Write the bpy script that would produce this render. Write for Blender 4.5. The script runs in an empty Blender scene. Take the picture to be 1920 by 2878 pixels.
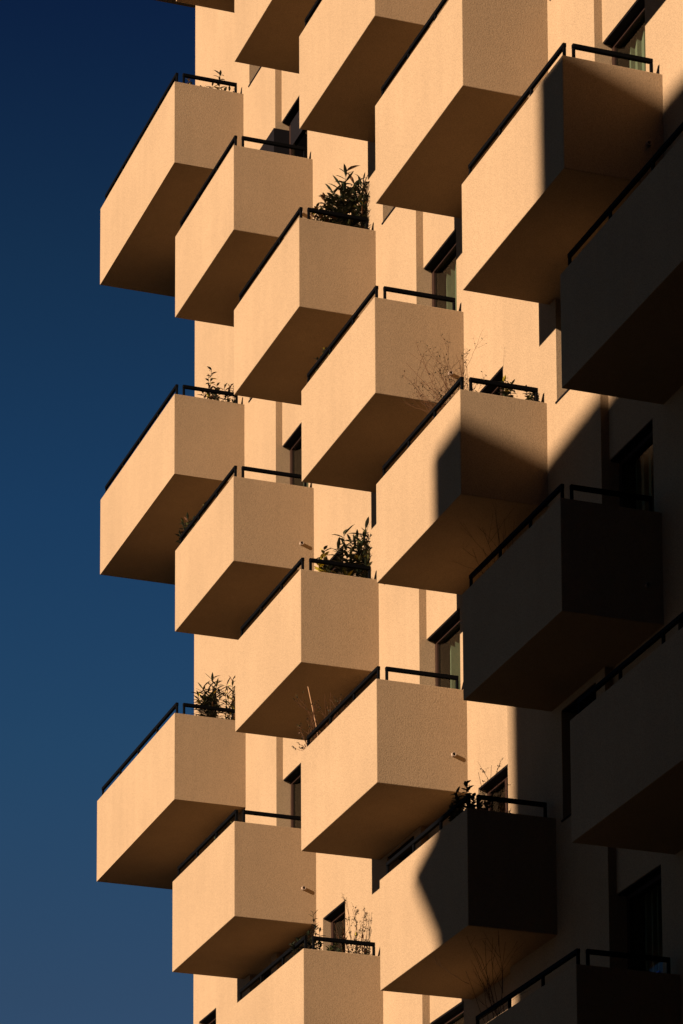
import bpy, bmesh, math, random
from mathutils import Vector, Matrix

S = bpy.context.scene
COL = S.collection
ZG = 35.0                      # ground is z = 0; facade heights below are written relative to ZG

# ------------------------------------------------------------------ camera
cam_d = bpy.data.cameras.new("camera")
cam = bpy.data.objects.new("camera", cam_d)
COL.objects.link(cam)
S.camera = cam
yaw, pit, rol = 1.26830825, 0.14039181, 0.00529568
cy_, sy_, cp_, sp_, cr_, sr_ = math.cos(yaw), math.sin(yaw), math.cos(pit), math.sin(pit), math.cos(rol), math.sin(rol)
F = Vector((-sy_*cp_, cy_*cp_, sp_))
R0 = Vector((cy_, sy_, 0)); U0 = R0.cross(F)
R = cr_*R0 + sr_*U0; U = -sr_*R0 + cr_*U0
M = Matrix.Identity(4)
for i in range(3):
    M[i][0], M[i][1], M[i][2] = R[i], U[i], -F[i]
M[0][3], M[1][3], M[2][3] = 51.31787502, -16.99165273, ZG - 33.27835575
cam.matrix_world = M
cam_d.sensor_fit = 'HORIZONTAL'; cam_d.sensor_width = 36.0
cam_d.lens = 9137.055/1920*36.0
cam_d.shift_x = 633.881/1920; cam_d.shift_y = 2764.869/1920
cam_d.clip_start = 0.5; cam_d.clip_end = 5000

# ------------------------------------------------------------------ light
SUN_A, SUN_B = 0.268, 0.344                # the light travels (-A, 1, -B)
az = math.atan2(SUN_A, -1.0)
el = math.atan2(SUN_B, math.hypot(1, SUN_A))
sun_d = bpy.data.lights.new("sun", 'SUN'); sun = bpy.data.objects.new("sun", sun_d); COL.objects.link(sun)
sun.rotation_euler = Vector((-SUN_A, 1, -SUN_B)).to_track_quat('-Z', 'Y').to_euler()
sun_d.energy = 5.0; sun_d.angle = math.radians(0.55); sun_d.color = (1.0, 0.81, 0.70)
sun.location = (20, -60, 80)
w = bpy.data.worlds.new("World"); S.world = w; w.use_nodes = True
nt = w.node_tree
for n in list(nt.nodes): nt.nodes.remove(n)
sky = nt.nodes.new('ShaderNodeTexSky'); sky.sky_type = 'NISHITA'; sky.sun_disc = False
sky.sun_elevation = el; sky.sun_rotation = az
sky.air_density = 0.30; sky.dust_density = 0.0; sky.ozone_density = 4.0; sky.altitude = 300
bg = nt.nodes.new('ShaderNodeBackground'); bg.inputs['Strength'].default_value = 0.05
out = nt.nodes.new('ShaderNodeOutputWorld')
# clear polarised winter sky: it deepens quickly away from the horizon
wc = nt.nodes.new('ShaderNodeTexCoord'); wx = nt.nodes.new('ShaderNodeSeparateXYZ'); nt.links.new(wc.outputs['Generated'], wx.inputs[0])
ramp = nt.nodes.new('ShaderNodeValToRGB'); nt.links.new(wx.outputs['Z'], ramp.inputs[0])
e = ramp.color_ramp.elements
e[0].position = 0.0; e[0].color = (.50, .50, .46, 1)
e[1].position = .80; e[1].color = (.05, .07, .10, 1)
for p, c in ((.289, (.53, .56, .45, 1)), (.358, (.39, .62, .54, 1)), (.421, (.28, .55, .55, 1)), (.485, (.23, .42, .42, 1)), (.545, (.125, .22, .31, 1))):
    q = e.new(p); q.color = c
wm = nt.nodes.new('ShaderNodeMix'); wm.data_type = 'RGBA'; wm.blend_type = 'MULTIPLY'; wm.inputs[0].default_value = 1
nt.links.new(sky.outputs[0], wm.inputs[6]); nt.links.new(ramp.outputs[0], wm.inputs[7])
nt.links.new(wm.outputs[2], bg.inputs[0]); nt.links.new(bg.outputs[0], out.inputs[0])
S.view_settings.view_transform = 'Standard'; S.view_settings.look = 'None'
S.view_settings.exposure = 1.51; S.view_settings.gamma = 1.0
S.view_settings.use_curve_mapping = False

# ------------------------------------------------------------------ materials
def new_mat(name):
    m = bpy.data.materials.new(name); m.use_nodes = True
    return m, m.node_tree, m.node_tree.nodes['Principled BSDF']

def plain(name, col, rough=0.6, metal=0.0, spec=0.3):
    m, t, b = new_mat(name)
    b.inputs['Base Color'].default_value = (*col, 1); b.inputs['Roughness'].default_value = rough
    b.inputs['Metallic'].default_value = metal; b.inputs['Specular IOR Level'].default_value = spec
    n = t.nodes.new('ShaderNodeTexNoise'); n.inputs['Scale'].default_value = 9; n.inputs['Detail'].default_value = 5
    tc = t.nodes.new('ShaderNodeTexCoord'); t.links.new(tc.outputs['Object'], n.inputs['Vector'])
    r = t.nodes.new('ShaderNodeMapRange'); r.inputs['To Min'].default_value = .75; r.inputs['To Max'].default_value = 1.25
    t.links.new(n.outputs['Fac'], r.inputs['Value'])
    mx = t.nodes.new('ShaderNodeVectorMath'); mx.operation = 'SCALE'; mx.inputs[0].default_value = col
    t.links.new(r.outputs[0], mx.inputs['Scale']); t.links.new(mx.outputs[0], b.inputs['Base Color'])
    return m

STUCCO = (0.252, 0.169, 0.088)
def stucco():
    m, t, b = new_mat("stucco")
    N = t.nodes.new; L = t.links.new
    tc0 = N('ShaderNodeTexCoord')
    tc = N('ShaderNodeMapping'); tc.inputs['Location'].default_value = (3.37, 1.71, .53)
    tc.inputs['Rotation'].default_value = (.61, .43, .87)         # keep the noise lattice off the wall planes
    L(tc0.outputs['Object'], tc.inputs['Vector'])
    def noise(scale, detail, rough=.55):
        n = N('ShaderNodeTexNoise'); n.inputs['Scale'].default_value = scale
        n.inputs['Detail'].default_value = detail; n.inputs['Roughness'].default_value = rough
        L(tc.outputs[0], n.inputs['Vector']); return n
    grain = noise(70, 2, .6); coarse = noise(38, 2); cloud = noise(.55, 4)
    st = N('ShaderNodeMapping'); st.inputs['Scale'].default_value = (5, 5, .35); st.inputs['Location'].default_value = (.4, .37, .2)
    L(tc0.outputs['Object'], st.inputs['Vector'])
    streak = N('ShaderNodeTexNoise'); streak.inputs['Scale'].default_value = 1; streak.inputs['Detail'].default_value = 4
    L(st.outputs[0], streak.inputs['Vector'])
    def rng(src, a, b_, lo, hi):
        r = N('ShaderNodeMapRange'); r.inputs['From Min'].default_value = a; r.inputs['From Max'].default_value = b_
        r.inputs['To Min'].default_value = lo; r.inputs['To Max'].default_value = hi
        L(src, r.inputs['Value']); return r.outputs[0]
    def mul(a, b_):
        x = N('ShaderNodeMath'); x.operation = 'MULTIPLY'; L(a, x.inputs[0]); L(b_, x.inputs[1]); return x.outputs[0]
    f = mul(rng(grain.outputs['Fac'], .34, .58, .74, 1.05), rng(cloud.outputs['Fac'], .3, .7, .925, 1.04))
    f = mul(f, rng(streak.outputs['Fac'], .35, .65, .975, 1.015))
    v = N('ShaderNodeVectorMath'); v.operation = 'SCALE'; v.inputs[0].default_value = STUCCO
    L(f, v.inputs['Scale']); L(v.outputs[0], b.inputs['Base Color'])
    b.inputs['Roughness'].default_value = .95; b.inputs['Specular IOR Level'].default_value = .08
    b1 = N('ShaderNodeBump'); b1.inputs['Strength'].default_value = .55; b1.inputs['Distance'].default_value = .006
    L(grain.outputs['Fac'], b1.inputs['Height'])
    b2 = N('ShaderNodeBump'); b2.inputs['Strength'].default_value = .25; b2.inputs['Distance'].default_value = .006
    L(coarse.outputs['Fac'], b2.inputs['Height']); L(b1.outputs[0], b2.inputs['Normal'])
    L(b2.outputs[0], b.inputs['Normal'])
    return m

def glass(name, tint):
    m = bpy.data.materials.new(name); m.use_nodes = True; t = m.node_tree
    for n in list(t.nodes): t.nodes.remove(n)
    o = t.nodes.new('ShaderNodeOutputMaterial'); mx = t.nodes.new('ShaderNodeMixShader')
    fr = t.nodes.new('ShaderNodeFresnel'); fr.inputs['IOR'].default_value = 1.5
    tr = t.nodes.new('ShaderNodeBsdfTransparent'); tr.inputs[0].default_value = (*tint, 1)
    gl = t.nodes.new('ShaderNodeBsdfGlossy'); gl.inputs['Roughness'].default_value = .01
    geo = t.nodes.new('ShaderNodeNewGeometry'); inv = t.nodes.new('ShaderNodeMath'); inv.operation = 'SUBTRACT'; inv.inputs[0].default_value = 1
    t.links.new(geo.outputs['Backfacing'], inv.inputs[1])
    pr = t.nodes.new('ShaderNodeMath'); pr.operation = 'MULTIPLY'      # only the outer face mirrors
    t.links.new(fr.outputs[0], pr.inputs[0]); t.links.new(inv.outputs[0], pr.inputs[1])
    t.links.new(pr.outputs[0], mx.inputs[0]); t.links.new(tr.outputs[0], mx.inputs[1])
    t.links.new(gl.outputs[0], mx.inputs[2]); t.links.new(mx.outputs[0], o.inputs[0])
    return m

def leaf_mat(name, col):
    m, t, b = new_mat(name)
    b.inputs['Roughness'].default_value = .5; b.inputs['Specular IOR Level'].default_value = .35
    n = t.nodes.new('ShaderNodeTexNoise'); n.inputs['Scale'].default_value = 14
    tc = t.nodes.new('ShaderNodeTexCoord'); t.links.new(tc.outputs['Object'], n.inputs['Vector'])
    r = t.nodes.new('ShaderNodeMapRange'); r.inputs['From Min'].default_value = .3; r.inputs['From Max'].default_value = .7
    r.inputs['To Min'].default_value = .6; r.inputs['To Max'].default_value = 1.4
    t.links.new(n.outputs['Fac'], r.inputs['Value'])
    v = t.nodes.new('ShaderNodeVectorMath'); v.operation = 'SCALE'; v.inputs[0].default_value = col
    t.links.new(r.outputs[0], v.inputs['Scale']); t.links.new(v.outputs[0], b.inputs['Base Color'])
    return m

MS = stucco()
M_RAIL = plain("rail_metal", (.0018, .0018, .0018), .7, 0, .02)
M_FRAME = plain("brown_frame", (.018, .008, .004), .6, 0, .1)
M_PLATE = plain("dark_plate", (.005, .004, .004), .8, 0, .05)
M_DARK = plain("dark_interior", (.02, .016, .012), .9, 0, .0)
M_GLASS = glass("window_glass", (.86, .94, .86))
M_CURT = plain("curtain_cloth", (.12, .105, .075), .9, 0, 0)
M_PIPE = plain("spout_plastic", (.24, .17, .11), .6, 0, .1)
M_HOLE = plain("pipe_hole", (.03, .025, .02), .9)
M_POT = plain("clay_pot", (.25, .12, .07), .8)
M_SOIL = plain("soil", (.03, .02, .015), .95)
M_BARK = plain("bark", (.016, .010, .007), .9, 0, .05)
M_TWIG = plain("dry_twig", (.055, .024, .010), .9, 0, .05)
M_CANE = plain("dry_cane", (.22, .12, .055), .8, 0, .1)
M_LEAF = [leaf_mat("leaf_dark", (.012, .016, .005)), leaf_mat("leaf_olive", (.045, .042, .010)),
          leaf_mat("leaf_yellow", (.45, .34, .03)), leaf_mat("leaf_red", (.085, .036, .012))]
M_ASPH = plain("asphalt", (.035, .033, .031), .95, 0, .05)
M_NEIGH = plain("neighbour_stucco", (.30, .23, .17), .9)
M_ROOF = plain("roof_gravel", (.20, .18, .16), .95)
M_BLUE = plain("sky_reflection_blue", (.06, .20, .62), .6)  # blue of sky mirrored in door glass, given as base colour

# ------------------------------------------------------------------ helpers
def empty(name, loc=(0, 0, 0), parent=None):
    o = bpy.data.objects.new(name, None); COL.objects.link(o); o.location = loc
    o.empty_display_size = .3
    if parent: o.parent = parent
    return o

def tag(o, label=None, cat=None, group=None, kind=None):
    if label: o['label'] = label
    if cat: o['category'] = cat
    if group: o['group'] = group
    if kind: o['kind'] = kind
    return o

def link(name, bm, mats, parent=None, loc=(0, 0, 0), smooth=False):
    me = bpy.data.meshes.new(name); bm.normal_update(); bm.to_mesh(me); bm.free()
    for m in (mats if isinstance(mats, (list, tuple)) else [mats]): me.materials.append(m)
    if smooth:
        for p in me.polygons: p.use_smooth = True
    o = bpy.data.objects.new(name, me); COL.objects.link(o); o.location = loc
    if parent: o.parent = parent
    return o

def box(bm, x0, x1, y0, y1, z0, z1, mi=0):
    v = [bm.verts.new(p) for p in ((x0,y0,z0),(x1,y0,z0),(x1,y1,z0),(x0,y1,z0),(x0,y0,z1),(x1,y0,z1),(x1,y1,z1),(x0,y1,z1))]
    for q in ((3,2,1,0),(4,5,6,7),(0,1,5,4),(1,2,6,5),(2,3,7,6),(3,0,4,7)):
        bm.faces.new([v[i] for i in q]).material_index = mi

def prism(bm, pts, z0, z1, bottom=True, top=True, mi=0):
    a = [bm.verts.new((x, y, z0)) for x, y in pts]; b = [bm.verts.new((x, y, z1)) for x, y in pts]
    n = len(pts)
    for i in range(n):
        bm.faces.new((a[i], a[(i+1) % n], b[(i+1) % n], b[i])).material_index = mi
    if bottom: bm.faces.new(a[::-1]).material_index = mi
    if top: bm.faces.new(b).material_index = mi

def tube(bm, pts, r0, r1, sides=5, mi=0):
    rings = []
    n = len(pts)
    for i, p in enumerate(pts):
        d = (pts[min(i+1, n-1)] - pts[max(i-1, 0)])
        if d.length < 1e-6: d = Vector((0, 0, 1))
        d.normalize()
        a = d.orthogonal().normalized(); b = d.cross(a)
        r = r0 + (r1-r0)*i/max(1, n-1)
        rings.append([bm.verts.new(p + a*r*math.cos(2*math.pi*k/sides) + b*r*math.sin(2*math.pi*k/sides)) for k in range(sides)])
    for i in range(n-1):
        for k in range(sides):
            f = bm.faces.new((rings[i][k], rings[i][(k+1) % sides], rings[i+1][(k+1) % sides], rings[i+1][k])); f.material_index = mi
    bm.faces.new(rings[0][::-1]).material_index = mi; bm.faces.new(rings[-1]).material_index = mi

def bevel(o, wd, seg=2):
    m = o.modifiers.new("bevel", 'BEVEL'); m.width = wd; m.segments = seg; m.limit_method = 'ANGLE'; m.angle_limit = math.radians(40)

# ------------------------------------------------------------------ ground
bm = bmesh.new()
vs = [bm.verts.new(p) for p in ((-1500, -1500, 0), (1500, -1500, 0), (1500, 1500, 0), (-1500, 1500, 0))]; bm.faces.new(vs)
tag(link("ground", bm, M_ASPH), kind='structure')

# ------------------------------------------------------------------ the tower
PROUD, RECESS, FRAME_Y, HOLE = 1.307, 1.427, 1.565, 2.6
MOD = 6.27; KN = 6
tower = empty("apartment_tower", (0, 0, 0))
tag(tower, "beige stucco apartment tower with staggered box balconies and black rails", "building")

DOORW = 1.26
openings = []     # (kind, k, n, x0, x1, z0, z1, wall y)
for k in range(-1, 5):
    X = MOD*k
    for n in range(-4, 11):
        zf = -3.0*n
        if n % 2:
            if k >= 0: openings.append(('even', k, n, X+1.60, X+1.60+DOORW, zf-1.10, zf+1.49, RECESS))
        else:
            if n >= 4: openings.append(('odd', k, n, X+3.46, X+4.76, zf-1.10, zf+1.48, RECESS))
            if k >= 0: openings.append(('window', k, n, X+.26, X+1.33, zf-.06, zf+1.49, PROUD))

def build_facade():
    xs = {-3.12, MOD*(KN-1)+1.6}
    for k in range(-1, KN):
        for x in (1.6, 4.76): xs.add(round(MOD*k + x, 4))
    zs = {-ZG, 15.0}
    for o in openings:
        xs.add(round(o[3], 4)); xs.add(round(o[4], 4)); zs.add(round(o[5], 4)); zs.add(round(o[6], 4))
    xs = sorted(x for x in xs if -3.1201 <= x <= MOD*(KN-1)+1.6001); zs = sorted(z for z in zs if z >= -ZG)
    dd = lambda v: [q for i, q in enumerate(v) if i == 0 or q - v[i-1] > .004]
    xs, zs = dd(xs), dd(zs)
    def depth(x, z):
        for o in openings:
            if o[3] < x < o[4] and o[5] < z < o[6]: return HOLE
        m = x % MOD
        return RECESS if 1.6 < m < 4.76 else PROUD
    D = [[depth((xs[i]+xs[i+1])/2, (zs[j]+zs[j+1])/2) for j in range(len(zs)-1)] for i in range(len(xs)-1)]
    bm = bmesh.new()
    cache = {}
    def V(x, y, z):
        key = (round(x, 4), round(y, 4), round(z, 4))
        if key not in cache: cache[key] = bm.verts.new((x, y, z+ZG))
        return cache[key]
    def quad(*p, mi=0):
        bm.faces.new([V(*q) for q in p]).material_index = mi
    for i in range(len(xs)-1):
        for j in range(len(zs)-1):
            d = D[i][j]; x0, x1, z0, z1 = xs[i], xs[i+1], zs[j], zs[j+1]
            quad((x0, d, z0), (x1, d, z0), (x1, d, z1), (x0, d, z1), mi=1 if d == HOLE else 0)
            for axis in (0, 1):
                ii, jj = (i+1, j) if axis == 0 else (i, j+1)
                if ii >= len(xs)-1 or jj >= len(zs)-1: continue
                e = D[ii][jj]
                if abs(d-e) < 1e-6: continue
                lo, hi = min(d, e), max(d, e)
                segs = [(lo, hi, 0)]
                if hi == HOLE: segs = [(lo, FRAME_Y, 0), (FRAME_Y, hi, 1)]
                for a, b, mi in segs:
                    if axis == 0: q = [(x1, a, z0), (x1, b, z0), (x1, b, z1), (x1, a, z1)]      # faces +x
                    else: q = [(x0, a, z1), (x1, a, z1), (x1, b, z1), (x0, b, z1)]              # faces +z
                    if e < d: q.reverse()
                    quad(*q, mi=mi)
    return link("facade_wall", bm, [MS, M_DARK], tower)
build_facade()
xr_end = MOD*(KN-1)+1.6
bm = bmesh.new()       # the other sides and the roof of the tower
z0, z1 = 0, ZG+15.0
a = [(-3.12, RECESS), (-3.12, 16.0), (xr_end, 16.0), (xr_end, PROUD)]
for p, q in zip(a[:-1], a[1:]):
    bm.faces.new([bm.verts.new(v) for v in ((*p, z0), (*p, z1), (*q, z1), (*q, z0))])
link("end_wall", bm, MS, tower)
bm = bmesh.new(); box(bm, -3.12, xr_end, PROUD-.05, 16.05, z1+.002, z1+.5); link("roof", bm, M_ROOF, tower)

# doors and windows -------------------------------------------------
def curtain_mesh(x0, x1, y, z0, z1, rnd, pleat):
    bm = bmesh.new(); xs = []; x = x0
    while x < x1 - .02:           # deep pleats that turn their broad side to the end of the facade
        q = min(x1, x + rnd.uniform(.15, .21)); d = pleat*rnd.uniform(.85, 1.1)
        xs += [(x, y+d), (q, y)]; x = q
    vs = [(bm.verts.new((px, py, z0)), bm.verts.new((px, py, z1))) for px, py in xs]
    for p, q in zip(vs[:-1], vs[1:]): bm.faces.new((p[0], q[0], q[1], p[1]))
    return bm

rnd = random.Random(4)
for kind, k, n, x0, x1, zb, zt, yw in openings:
    if x0 < -3.12 or x0 > 20 or n < -2 or n > 8: continue
    # opening only needs its joinery where it can be looked at
    name = "window" if kind == 'window' else "balcony_door"
    fy0, fy1 = FRAME_Y, FRAME_Y+.07
    X0, X1, Z0, Z1 = x0+.003, x1-.003, zb+ZG+.003, zt+ZG-.003
    bm = bmesh.new(); t = .075
    box(bm, X0, X0+t, fy0, fy1, Z0, Z1); box(bm, X1-t, X1, fy0, fy1, Z0, Z1)
    box(bm, X0+t, X1-t, fy0, fy1, Z1-t, Z1); box(bm, X0+t, X1-t, fy0, fy1, Z0, Z0+t)
    if kind == 'odd': box(bm, (X0+X1)/2-.035, (X0+X1)/2+.035, fy0+.004, fy1-.004, Z0+t, Z1-t)
    fr = link(name, bm, M_FRAME, tower)
    bm = bmesh.new(); box(bm, X0+t, X1-t, fy0+.028, fy0+.036, Z0+t, Z1-t)
    if kind == 'odd':
        bm.free(); bm = bmesh.new()
        mx = (X0+X1)/2
        box(bm, X0+t, mx-.035, fy0+.028, fy0+.036, Z0+t, Z1-t); box(bm, mx+.035, X1-t, fy0+.028, fy0+.036, Z0+t, Z1-t)
    link("glass_pane", bm, M_GLASS, fr)
    bm = bmesh.new(); box(bm, X0, X1, yw+.012, fy0-.002, Z1-.016, Z1-.001); link("lintel_plate", bm, M_PLATE, fr)
    if kind == 'window':
        bm = bmesh.new(); box(bm, X0-.03, X1+.03, yw-.014, yw-.002, zb+ZG-.022, zb+ZG+.002)
        box(bm, X0, X1, yw-.002, fy0-.002, Z0-.002, Z0+.004); link("sill", bm, M_PLATE, fr)
    elif kind == 'even':
        if n == 1 and k == 0:      # dark sheet over the upper glass, and dark sheets on wall and jamb beside it
            bm = bmesh.new(); box(bm, X0+.10, X1-.003, fy0-.012, fy0-.003, ZG-2.03, Z1-.018); link("upper_dark_sheet", bm, M_PLATE, fr)
            bm = bmesh.new(); box(bm, .35, 1.60, PROUD-.03, PROUD-.004, Z0, ZG-1.65); link("dark_sheet", bm, M_PLATE, fr)
            bm = bmesh.new(); box(bm, 1.603, 1.615, PROUD-.03, fy0-.003, Z0+.004, ZG-1.655); link("dark_sheet", bm, M_PLATE, fr)
        bm = curtain_mesh(x0+.02 if n != 1 else x0+.3, x1-.01, FRAME_Y+.17, Z0, Z1-.02, rnd, .075)
        link("curtain", bm, M_CURT, fr)

# balconies ---------------------------------------------------------
def offset_path(path, t):
    res = []
    for i, p in enumerate(path):
        p = Vector(p)
        ns = []
        for j in (i-1, i):
            if 0 <= j < len(path)-1:
                d = (Vector(path[j+1]) - Vector(path[j])).normalized(); ns.append(Vector((-d.y, d.x)))
        if len(ns) == 1: q = p + ns[0]*t
        else:
            b = (ns[0]+ns[1]); q = p + b*t/(1+ns[0].dot(ns[1]))
        res.append((q.x, q.y))
    return res

BAL = {  # (column, level): left x, right x, parapet top, underside
 (1,0): (-4.572,-0.053,-0.046,-1.599), (1,2): (-4.451,-0.006,-6.004,-7.492), (1,4): (-4.545,0.051,-11.910,-13.470),
 (2,1): (0.0,3.112,-3.047,-4.577), (2,3): (0.045,3.106,-8.944,-10.431), (2,5): (-0.049,3.154,-14.922,-16.538),
 (3,0): (3.151,6.256,0.0,-1.565), (3,2): (3.130,6.221,-6.027,-7.534), (3,4): (3.196,6.252,-11.896,-13.422), (3,6): (3.126,6.329,-18.03,-19.538),
 (4,1): (6.252,9.456,-2.963,-4.549), (4,3): (6.308,9.379,-8.986,-10.496), (4,5): (6.242,9.355,-14.884,-16.464),
 (5,2): (9.443,12.676,-5.991,-7.550), (5,4): (9.393,12.475,-11.922,-13.448), (5,6): (9.431,12.574,-17.954,-19.596),
 (6,3): (12.601,15.862,-8.98,-10.544), (6,5): (12.48,15.608,-14.893,-16.409), (6,7): (12.546,15.864,-21.102,-22.6),
 (7,4): (15.695,19.45,-11.922,-13.468), (7,6): (15.784,19.45,-17.927,-19.521)}
XB = [-4.51, 0, 3.126, 6.256, 9.40, 12.546, 15.766, 19.45, 22.6]
for c in range(1, 9):
    for n in range(-3, 9):
        if (c-1-n) % 2: continue
        if (c, n) in BAL: continue
        # neighbours of the ones in the frame, for light, shade and side views
        lo = {1: -2, 2: -1, 3: -2, 4: -1, 5: 0, 6: 1, 7: 2, 8: 3}[c]; hi = {1: 6, 2: 7, 3: 8, 4: 7, 5: 8, 6: 9, 7: 8, 8: 7}[c]
        if lo <= n <= hi: BAL[(c, n)] = (XB[c-1], XB[c], -3.0*n, -3.0*n-1.54)

def balcony(c, n, xl, xr, zt, zb):
    zt += ZG; zb += ZG
    back = 1.45; T = .13; fl = max(zb+.25, zt-1.12)
    if c == 1:
        path = [(xl, 5.2), (xl, 0), (xr, 0), (xr, back)]
        slab = [(xl, 5.2), (xl, 0), (xr, 0), (xr, back), (-3.10, back), (-3.10, 5.2)]
    else:
        path = [(xl, back), (xl, 0), (xr, 0), (xr, back)]; slab = path
    bm = bmesh.new()
    prism(bm, slab, zb, fl)
    prism(bm, path + offset_path(path, T)[::-1], fl, zt, bottom=False)
    bmesh.ops.remove_doubles(bm, verts=bm.verts, dist=.0005)
    o = link("balcony", bm, MS, tower); bevel(o, .010)
    # front rail: flat bar on posts, set on the parapet
    hr = .225; y0, y1 = .045, .095
    x0, x1 = xl+.13, xr-.07
    bm = bmesh.new(); box(bm, x0, x1, y0, y1, zt+hr-.058, zt+hr)
    cnt = 5 if c == 1 else 4
    for i in range(cnt):
        px = x0 + (x1-x0-.035)*i/(cnt-1)
        box(bm, px, px+.038, y0+.006, y1-.006, zt-.004, zt+hr-.058)
    r = link("front_railing", bm, M_RAIL, o); bevel(r, .004, 1)
    ye = (1.20 if c % 2 else 1.32)
    bm = bmesh.new(); xs0, xs1 = xr-.095, xr-.045
    box(bm, xs0, xs1, .175, ye, zt+hr-.058, zt+hr)
    for py in (.175, ye-.035): box(bm, xs0+.006, xs1-.006, py, py+.038, zt-.004, zt+hr-.058)
    r = link("side_railing", bm, M_RAIL, o); bevel(r, .004, 1)
    if c % 2 == 0:      # rainwater spout sticking out of the end face
        bm = bmesh.new(); r1, r2, ln = .034, .024, .045; sg = 16
        cxs = []
        for (xx, rr) in ((xr-.02, r1), (xr+ln, r1), (xr+ln, r2), (xr+.01, r2)):
            cxs.append([bm.verts.new((xx, 1.20+rr*math.cos(2*math.pi*i/sg), zt-1.02+rr*math.sin(2*math.pi*i/sg))) for i in range(sg)])
        for a, b in zip(cxs[:-1], cxs[1:]):
            for i in range(sg): bm.faces.new((a[i], a[(i+1) % sg], b[(i+1) % sg], b[i]))
        f = bm.faces.new(cxs[-1]); f.material_index = 1
        link("waterspout", bm, [M_PIPE, M_HOLE], o)
    return o
for (c, n), v in sorted(BAL.items()): balcony(c, n, *v)

# ------------------------------------------------------------------ the tower opposite, out of the frame: its shadow falls on the lower right
DN = 38.0
cn, sn = math.cos(math.atan(SUN_A)), math.sin(math.atan(SUN_A))
def neigh(u, w, depth=0.0):      # a point of the sunward silhouette, set at its own distance
    uu = u + SUN_A*DN
    t = (u-11.5)/(cn+SUN_A*sn)
    x0 = 11.5 + SUN_A*DN; y0 = -DN
    x = x0 + cn*t + sn*depth; y = y0 + sn*t - cn*depth
    return (x, y, w - SUN_B*y + ZG)
nt_ = empty("neighbouring_tower", neigh(24, -35, 6)[:2] + (0,))
tag(nt_, "plain stepped tower outside the frame whose shadow falls across the lower right balconies", "building")
def nbox(name, poly, d0, d1, mat, parent):
    bm = bmesh.new()
    a = [bm.verts.new(Vector(neigh(u, w_, d0))) for u, w_ in poly]
    b = []
    for (u, w_), va in zip(poly, a):
        p = Vector(neigh(u, w_, d1)); p.z = va.co.z; b.append(bm.verts.new(p))
    n = len(poly)
    bm.faces.new(a); bm.faces.new(b[::-1])
    for i in range(n): bm.faces.new((a[(i+1) % n], a[i], b[i], b[(i+1) % n]))
    bmesh.ops.recalc_face_normals(bm, faces=bm.faces)
    o = link(name, bm, mat, None)
    o.parent = parent; o.matrix_parent_inverse = Matrix.Translation(parent.location).inverted()
    return o
wall_n = nbox("wall", [(11.52, -48.2), (45, -48.2), (45, -9.0), (15.12, -8.85), (15.12, -12.05), (11.52, -12.45)], 0, 12, M_NEIGH, nt_)
nbox("sloping_canopy", [(11.60, -17.88), (10.70, -18.28), (10.72, -18.36), (11.60, -19.5)], .05, .40, M_NEIGH, nt_)
for i in range(5):
    for j in range(7):
        u0 = 16.5 + i*4.2; w0 = -14 - j*3.0
        fr = nbox("window", [(u0, w0), (u0+1.5, w0), (u0+1.5, w0+1.5), (u0, w0+1.5)], -.04, .02, M_FRAME, nt_)

# added unseen block behind the camera: keeps low sky light off shaded side faces
blk = empty("sky_blocker", (80, -10, 0))
tag(blk, "long plain block added outside the frame to hold back low sky light from the right", "building")
bm = bmesh.new(); box(bm, -8, 8, -75, 70, .002, 46); link("wall", bm, M_NEIGH, blk)
bm = bmesh.new(); box(bm, -8.2, 8.2, -75.2, 70.2, 46.002, 46.6); link("roof", bm, M_ROOF, blk)
for i in range(14):
    for j in range(6):
        bm = bmesh.new(); box(bm, -8.04, -7.98, -68+i*9.6, -66.4+i*9.6, 8+j*6, 9.8+j*6); link("window", bm, M_FRAME, blk)

# ------------------------------------------------------------------ plants
def leaf(bm, base, d, up, ln, wd, mi, droop=.25):
    d = d.normalized(); s = d.cross(up)
    if s.length < 1e-3: s = d.orthogonal()
    s.normalize(); nrm = s.cross(d)
    prof = ((0, .08), (.25, .75), (.5, 1.0), (.78, .6))
    prev = None
    for f, q in prof:
        c = base + d*ln*f - nrm*droop*ln*f*f
        row = (bm.verts.new(c - s*wd*.5*q + nrm*wd*.12), bm.verts.new(c), bm.verts.new(c + s*wd*.5*q + nrm*wd*.12))
        if prev:
            bm.faces.new((prev[0], prev[1], row[1], row[0])).material_index = mi
            bm.faces.new((prev[1], prev[2], row[2], row[1])).material_index = mi
        prev = row
    tip = bm.verts.new(base + d*ln - nrm*droop*ln)
    bm.faces.new((prev[0], prev[1], tip)).material_index = mi; bm.faces.new((prev[1], prev[2], tip)).material_index = mi

def pot_mesh(r, h):
    bm = bmesh.new(); sg = 20
    prof = ((r*.72, 0), (r*.95, h*.82), (r*1.06, h*.82), (r*1.06, h), (r*.92, h), (r*.9, h*.9))
    rings = [[bm.verts.new((rr*math.cos(2*math.pi*i/sg), rr*math.sin(2*math.pi*i/sg), z)) for i in range(sg)] for rr, z in prof]
    for a, b in zip(rings[:-1], rings[1:]):
        for i in range(sg): bm.faces.new((a[i], a[(i+1) % sg], b[(i+1) % sg], b[i]))
    bm.faces.new(rings[0][::-1]); bm.faces.new(rings[-1]).material_index = 1
    return bm

def floor_z(c, n):
    v = BAL[(c, n)]; return max(v[3]+.25, v[2]-1.12) + ZG

def plant(name, label, cat, c, n, x, y, pot_h=.45, pot_r=.17, group=None):
    o = empty(name, (x, y, floor_z(c, n))); tag(o, label, cat, group)
    link("pot", pot_mesh(pot_r, pot_h), [M_POT, M_SOIL], o)
    return o, Vector((x, y, floor_z(c, n))), pot_h

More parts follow.
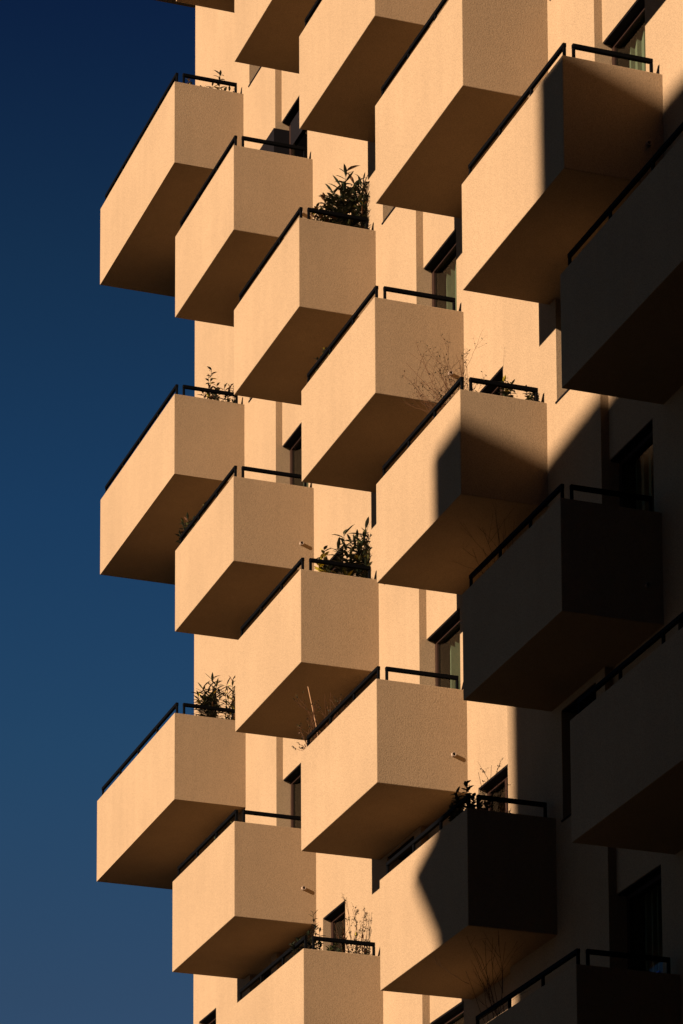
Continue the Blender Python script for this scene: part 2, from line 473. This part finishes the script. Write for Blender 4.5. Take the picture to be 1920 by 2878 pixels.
def leafy(name, label, c, n, x, y, tips, seed, leaf_len=(.10, .17), leaf_w=.03, per=18, weights=(6, 3, .4, .6),
          start=.35, cat="potted plant", pot_h=.45, spread=.9, droop=.3, pot_r=.15, cluster=0):
    rd = random.Random(seed)
    o, org, ph = plant(name, label, cat, c, n, x, y, pot_h, pot_r)
    st = bmesh.new(); fo = bmesh.new()
    for tip in tips:
        t = Vector((tip[0], tip[1], tip[2]+ZG)) - org
        b = Vector((rd.uniform(-.07, .07), rd.uniform(-.07, .07), ph*.9))
        mid = b.lerp(t, .5) + Vector((rd.uniform(-.06, .06), rd.uniform(-.06, .06), .06))
        pts = [(b*(1-s)**2 + mid*2*s*(1-s) + t*s*s) for s in [i/7 for i in range(8)]]
        tube(st, pts, .008, .003, 4)
        m = int(1.6*per*(tip[3] if len(tip) > 3 else 1))
        for i in range(m):
            s = start + (1-start)*(i+rd.random())/m
            p = b*(1-s)**2 + mid*2*s*(1-s) + t*s*s
            tan = (mid-b)*2*(1-s) + (t-mid)*2*s; tan.normalize()
            ang = i*2.4 + rd.uniform(-.5, .5)
            a = tan.orthogonal().normalized(); q = tan.cross(a)
            side = a*math.cos(ang) + q*math.sin(ang)
            up = .95 if s > .93 else rd.uniform(.25, .75)
            d = side*spread + tan*up
            leaf(fo, p, d, tan, rd.uniform(*leaf_len)*1.08, leaf_w*rd.uniform(1.1, 1.7), rd.choices(range(4), weights)[0], rd.uniform(0, droop*2))
    link("stems", st, M_BARK, o); link("foliage", fo, M_LEAF, o)
    return o

def bare(name, label, c, n, x, y, tips, seed, mat, r=.010, side=4, cat="bare shrub", buds=0, forks=3, pot_h=.45, twig=.4, cane=None, tl=(.25, .5)):
    rd = random.Random(seed)
    o, org, ph = plant(name, label, cat, c, n, x, y, pot_h, .18)
    bm = bmesh.new(); lf = bmesh.new()
    def grow(b, t, r0, level):
        L = (t-b).length
        mid = b.lerp(t, .5) + Vector((rd.uniform(-1, 1), rd.uniform(-1, 1), rd.uniform(-.3, 1)))*L*.09
        P = lambda s: b*(1-s)**2 + mid*2*s*(1-s) + t*s*s
        pts = [P(i/6) + Vector((rd.uniform(-1, 1), rd.uniform(-1, 1), rd.uniform(-1, 1)))*L*.012 for i in range(7)]
        tube(bm, pts, r0, r0*.4, 4)
        if buds and level:
            for _ in range(buds):
                s = rd.uniform(.5, 1)
                leaf(lf, P(s), Vector((rd.uniform(-1, 1), rd.uniform(-1, 1), rd.uniform(-.5, 1))), Vector((0, 0, 1)), rd.uniform(.02, .045), .016, rd.choice((0, 1, 3)), .2)
        if level < 2:
            for i in range(forks if level == 0 else forks-1):
                s = rd.uniform(.35, .9)
                d = (t-b).normalized()
                e = Vector((rd.uniform(-1, 1), rd.uniform(-1, 1), rd.uniform(-.4, 1))).normalized()
                d2 = (d*.8 + e*.7).normalized()
                grow(P(s), P(s) + d2*L*rd.uniform(*tl)*(1-.4*s), r0*.55, level+1)
    for tip in tips:
        t = Vector((tip[0], tip[1], tip[2]+ZG)) - org
        grow(Vector((rd.uniform(-.06, .06), rd.uniform(-.06, .06), ph*.9)), t, r, 0)
    link("branches", bm, mat, o)
    if buds: link("foliage", lf, M_LEAF, o)
    else: lf.free()
    if cane:
        cb = bmesh.new()
        a, b = (Vector((q[0], q[1], q[2]+ZG))-org for q in cane)
        tube(cb, [a, a.lerp(b, .5)+Vector((.02, 0, .01)), b], .011, .007, 6); link("cane", cb, M_CANE, o)
    return o

rr = random.Random(11)
# col 1, level 0
leafy("potted_plant", "sparse leafy plant with one tall shoot behind the side rail of the topmost left balcony", 1, 0, -.55, .95,
      [(-.45, 1.0, .52, 1.1), (-.5, .68, .20, .9), (-.45, .85, .25, 1), (-.5, 1.1, .26, .8), (-.4, 1.16, .2, .6)], 3, (.09, .15), .035, 12, start=.6)
leafy("small_plant", "tiny yellowish sprig between the rails at the corner of the topmost left balcony", 1, 0, -.35, .37, [(-.35, .36, .26), (-.33, .4, .16)], 5, (.04, .07), .022, 10, (2, 4, 3, 1), start=.75)
# col 3, level 2
leafy("potted_oleander", "tall dark oleander with long leaves above the rail, the tallest balcony plant", 3, 2, 5.75, .95,
      [(5.85, .96, -4.87, .9), (5.8, 1.12, -5.02), (5.85, .86, -5.12), (5.8, .74, -5.22), (5.7, 1.05, -5.12), (5.9, 1.2, -5.1), (5.75, .85, -5.35), (5.8, 1.0, -5.3), (5.85, .7, -5.45), (5.8, 1.15, -5.3)], 7, (.16, .25), .045, 19, (8, 2.6, .25, .4), start=.5)
leafy("potted_bamboo", "upright narrow leaved plant with thin canes beside the tall oleander", 3, 2, 5.85, 1.27,
      [(5.85, 1.25, -4.95), (5.8, 1.36, -4.98), (5.85, 1.40, -5.2), (5.8, 1.18, -5.1), (5.85, 1.30, -5.35), (5.8, 1.33, -5.1), (5.9, 1.22, -5.4)], 9, (.10, .2), .024, 20, (7, 2, .2, 1), start=.4, spread=.6)
leafy("potted_shrub", "low olive and reddish shrub behind the rail left of the tall oleander", 3, 2, 5.75, .60,
      [(5.8, .60, -5.35), (5.8, .47, -5.55), (5.75, .7, -5.40), (5.8, .82, -5.5), (5.8, .42, -5.68), (5.8, .55, -5.62), (5.7, .75, -5.6), (5.75, .65, -5.75)], 13, (.08, .14), .038, 20, (3, 5, .5, 3), start=.5)
# col 1, level 2
leafy("potted_plant", "leafy plant with a tall thin double shoot behind the rail of the middle left balcony", 1, 2, -.5, .85,
      [(-.45, .84, -5.2, .8), (-.5, .80, -5.28, .5), (-.45, .95, -5.45, 1), (-.5, .7, -5.65, 1.2), (-.45, .82, -5.7, 1.2), (-.5, .95, -5.72, 1.2), (-.4, .88, -5.6, 1)], 15, (.08, .14), .034, 13, (4, 4, .3, 2), start=.55)
leafy("small_plant", "low sprawling plant by the wall end of the middle left balcony rail", 1, 2, -.5, 1.17,
      [(-.45, 1.08, -5.45, .7), (-.5, 1.22, -5.42, .8), (-.45, 1.16, -5.5, .9), (-.4, 1.14, -5.74, 1), (-.5, 1.27, -5.7, 1), (-.4, 1.05, -5.78, 1)], 17, (.06, .12), .026, 11, (4, 3, .3, 3), start=.6)
leafy("trailing_plant", "low leafy tips poking over the front rail of the middle left balcony", 1, 2, -2.6, .30,
      [(-4.2+.4*i, .16, -5.72+rr.uniform(-.05, .05), .35) for i in range(8)], 19, (.05, .09), .02, 16, (5, 3, .2, 1), start=.75)
# col 3, level 4
leafy("potted_oleander", "broad oleander with dense dark leaves rising to the wall above the second rail", 3, 4, 5.75, 1.1,
      [(5.8, .90, -11.0, 1.1), (5.8, 1.28, -10.83), (5.85, 1.40, -10.87), (5.75, 1.15, -11.0), (5.8, 1.02, -11.1), (5.85, 1.35, -11.1), (5.8, .8, -11.25), (5.75, 1.2, -11.25), (5.8, 1.1, -11.15), (5.8, .95, -11.2), (5.85, 1.22, -11.0), (5.85, 1.3, -11.4), (5.8, 1.0, -11.4), (5.8, .88, -11.5)], 21, (.15, .24), .040, 16, (8, 3, .2, .3), start=.45)
leafy("potted_shrub", "small plant with bright yellow leaves beside the broad oleander", 3, 4, 5.75, .55,
      [(5.8, .57, -11.28), (5.8, .52, -11.45), (5.75, .6, -11.5), (5.8, .48, -11.6), (5.8, .66, -11.6)], 23, (.08, .13), .04, 13, (3, 4, 4, .5), start=.6)
# col 1, level 4
leafy("potted_oleander", "bushy oleander with narrow leaves behind the rail of the lowest left balcony", 1, 4, -.5, .9,
      [(-.45, .86, -10.98), (-.5, .70, -11.15), (-.45, .60, -11.3), (-.5, .95, -11.05), (-.45, .78, -11.2), (-.4, .85, -11.3), (-.5, .72, -11.4), (-.45, 1.0, -11.2)], 25, (.12, .2), .03, 22, (7, 3, .3, .3), start=.5)
leafy("potted_bamboo", "thin caned plant with yellowing leaves beside the bushy oleander of the lowest left balcony", 1, 4, -.45, 1.2,
      [(-.45, 1.24, -10.95), (-.5, 1.15, -11.05), (-.4, 1.28, -11.2), (-.45, 1.1, -11.2), (-.45, 1.2, -11.45), (-.4, 1.1, -11.6)], 27, (.10, .18), .024, 17, (5, 3, 1.2, .8), start=.4, spread=.6)
# col 5, level 4
fan = []
for i in range(22):
    px = 10.15 + 1.95*i/21 + rr.uniform(-.1, .1)
    fan.append((px, .42+rr.uniform(-.3, .2), -10.15-.43*(px-9.9) + rr.uniform(-.8, .05)))
bare("bare_shrub", "leafless spreading shrub with fine brown twigs over the rail in the sun", 5, 4, 11.75, .45, fan, 31, M_TWIG, .005, forks=5, tl=(.2, .5), buds=1)
leafy("small_plant", "small dark green plant behind the side rail, nearer the bare shrub", 5, 4, 12.15, .82,
      [(12.2, .78, -11.55), (12.2, .90, -11.57), (12.15, .85, -11.65), (12.2, .8, -11.75)], 33, (.06, .1), .035, 18, (7, 3, .3, .2), start=.65)
leafy("small_plant", "small bushy plant at the wall end of the side rail, farther from the bare shrub", 5, 4, 12.15, 1.22,
      [(12.2, 1.12, -11.62), (12.2, 1.25, -11.68), (12.15, 1.36, -11.63), (12.2, 1.2, -11.75), (12.2, 1.32, -11.75)], 35, (.05, .09), .032, 20, (7, 3, .3, .2), start=.65)
# col 4, level 5 and 3
bare("dry_shrub", "dry reddish twiggy shrub with one tall pale cane over the front rail", 4, 5, 6.35, .40,
     [(5.6, .2, -14.2), (5.75, .35, -14.05), (6.0, .3, -13.95), (6.3, .4, -13.9), (6.6, .35, -14.0), (6.9, .4, -14.2), (5.9, .25, -14.35), (6.2, .2, -14.3), (5.5, .3, -14.45), (6.5, .5, -14.25)],
     41, M_TWIG, .008, buds=4, forks=4, cane=((6.22, .35, -14.9), (5.63, .35, -13.52)))
leafy("trailing_plant", "small pale leaved plant peeping over the sunny sloping front rail", 4, 3, 6.55, .30,
      [(6.45, .22, -8.5), (6.65, .25, -8.42), (6.8, .22, -8.5), (6.9, .25, -8.6), (6.35, .25, -8.62)], 43, (.05, .08), .026, 12, (3, 4, 1, .5), start=.7)
leafy("potted_shrub", "dark leafy shrub at the far left end of the shaded front rail", 2, 3, .25, .3,
      [(-.15, .22, -8.32), (.0, .25, -8.3), (.15, .3, -8.4), (-.25, .2, -8.5), (.3, .25, -8.5), (.9, .25, -8.45)], 45, (.08, .13), .03, 20, (7, 2, .1, .3), start=.55)
leafy("trailing_plant", "sparse leaves under the shaded front rail just above the lowest left balcony corner", 2, 5, 2.0, .3,
      [(1.6, .22, -14.7), (2.1, .22, -14.72), (2.5, .2, -14.7), (1.2, .25, -14.72)], 47, (.05, .08), .026, 10, (4, 4, .8, .5), start=.7)
# col 3, level 6
leafy("potted_shrub", "dense small leaved green shrub at the corner of the lowest full rail", 3, 6, 5.75, .30,
      [(5.8, .02, -17.80), (5.8, .12, -17.72), (5.7, .25, -17.66), (5.8, .38, -17.7), (5.75, .5, -17.75), (5.8, .65, -17.8), (5.8, .8, -17.82), (5.7, .33, -17.55), (5.8, .2, -17.85), (5.75, .75, -17.7)], 51, (.05, .09), .03, 30, (8, 2, .1, .2), start=.6)
leafy("potted_bamboo", "leafy shoot standing against the left jamb of the lit door", 3, 6, 5.75, .42,
      [(5.8, .36, -17.26, .8), (5.8, .4, -17.45, .9), (5.8, .48, -17.5, .7)], 53, (.07, .12), .026, 12, (6, 3, .2, 1), start=.6)
bare("bare_shrub", "tall thin brown stems with dry seed heads in front of the lit wall", 3, 6, 5.75, 1.0,
     [(5.8, .93, -16.95), (5.8, 1.02, -17.12), (5.8, 1.2, -17.25), (5.75, 1.1, -17.4), (5.8, .85, -17.35), (5.8, .7, -17.4), (5.8, 1.05, -17.5)], 55, M_TWIG, .006, buds=5, forks=4, tl=(.2, .4))
leafy("potted_grass", "thicket of short upright stems at the wall end of the lowest full rail", 3, 6, 5.75, 1.2,
      [(5.75+rr.uniform(-.1, .1), .95+.5*i/13, -17.62+rr.uniform(-.12, .12), .7) for i in range(14)], 57, (.05, .1), .018, 18, (5, 3, .3, 3), start=.5, spread=.5)
bare("bare_shrub", "two very thin wispy stems close to the wall end of the lowest full rail", 3, 6, 5.8, 1.38,
     [(5.8, 1.42, -17.2), (5.8, 1.38, -17.35), (5.8, 1.45, -17.4)], 58, M_TWIG, .004, buds=2, forks=3, tl=(.2, .35))
# col 5, level 6
leafy("potted_shrub", "dark silhouetted leafy shrub at the corner between sun and shadow", 5, 6, 12.1, .25,
      [(12.1, .05, -17.58), (12.1, .2, -17.42), (12.1, .1, -17.7), (12.1, .3, -17.6), (12.05, .4, -17.65), (12.1, .5, -17.7), (11.8, .2, -17.55), (11.6, .2, -17.6), (12.1, .22, -17.75)], 61, (.07, .12), .04, 26, (9, 1, 0, .1), start=.5)
bare("bare_shrub", "thin twiggy stems in front of the half shaded lower door", 5, 6, 12.1, .6,
     [(12.1, .38, -17.25), (12.1, .57, -17.12), (12.1, .67, -17.35), (12.1, .75, -17.3), (12.1, .85, -17.7), (12.1, .6, -17.5), (12.1, .5, -17.3)], 63, M_TWIG, .006, buds=4, forks=4, tl=(.2, .4))
# shaded right side
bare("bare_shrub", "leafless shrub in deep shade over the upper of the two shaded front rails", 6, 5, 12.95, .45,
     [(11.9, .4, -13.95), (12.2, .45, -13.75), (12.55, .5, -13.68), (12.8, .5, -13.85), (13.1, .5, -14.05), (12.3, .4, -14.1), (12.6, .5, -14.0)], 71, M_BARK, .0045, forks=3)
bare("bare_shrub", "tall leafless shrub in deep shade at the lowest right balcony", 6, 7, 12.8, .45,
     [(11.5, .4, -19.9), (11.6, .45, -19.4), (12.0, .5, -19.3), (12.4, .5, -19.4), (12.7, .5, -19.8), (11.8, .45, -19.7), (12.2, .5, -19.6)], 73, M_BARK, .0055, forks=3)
# sky reflection in door glass, painted as a blue panel behind the lowest right rail
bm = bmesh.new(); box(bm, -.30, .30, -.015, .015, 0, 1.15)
bs = link("sky_reflection_panel", bm, M_BLUE, None, (15.55, 1.15, floor_z(6, 7)))
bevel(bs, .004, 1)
tag(bs, "blue sky reflection painted on an added panel behind the rail in the bottom right corner", "panel")
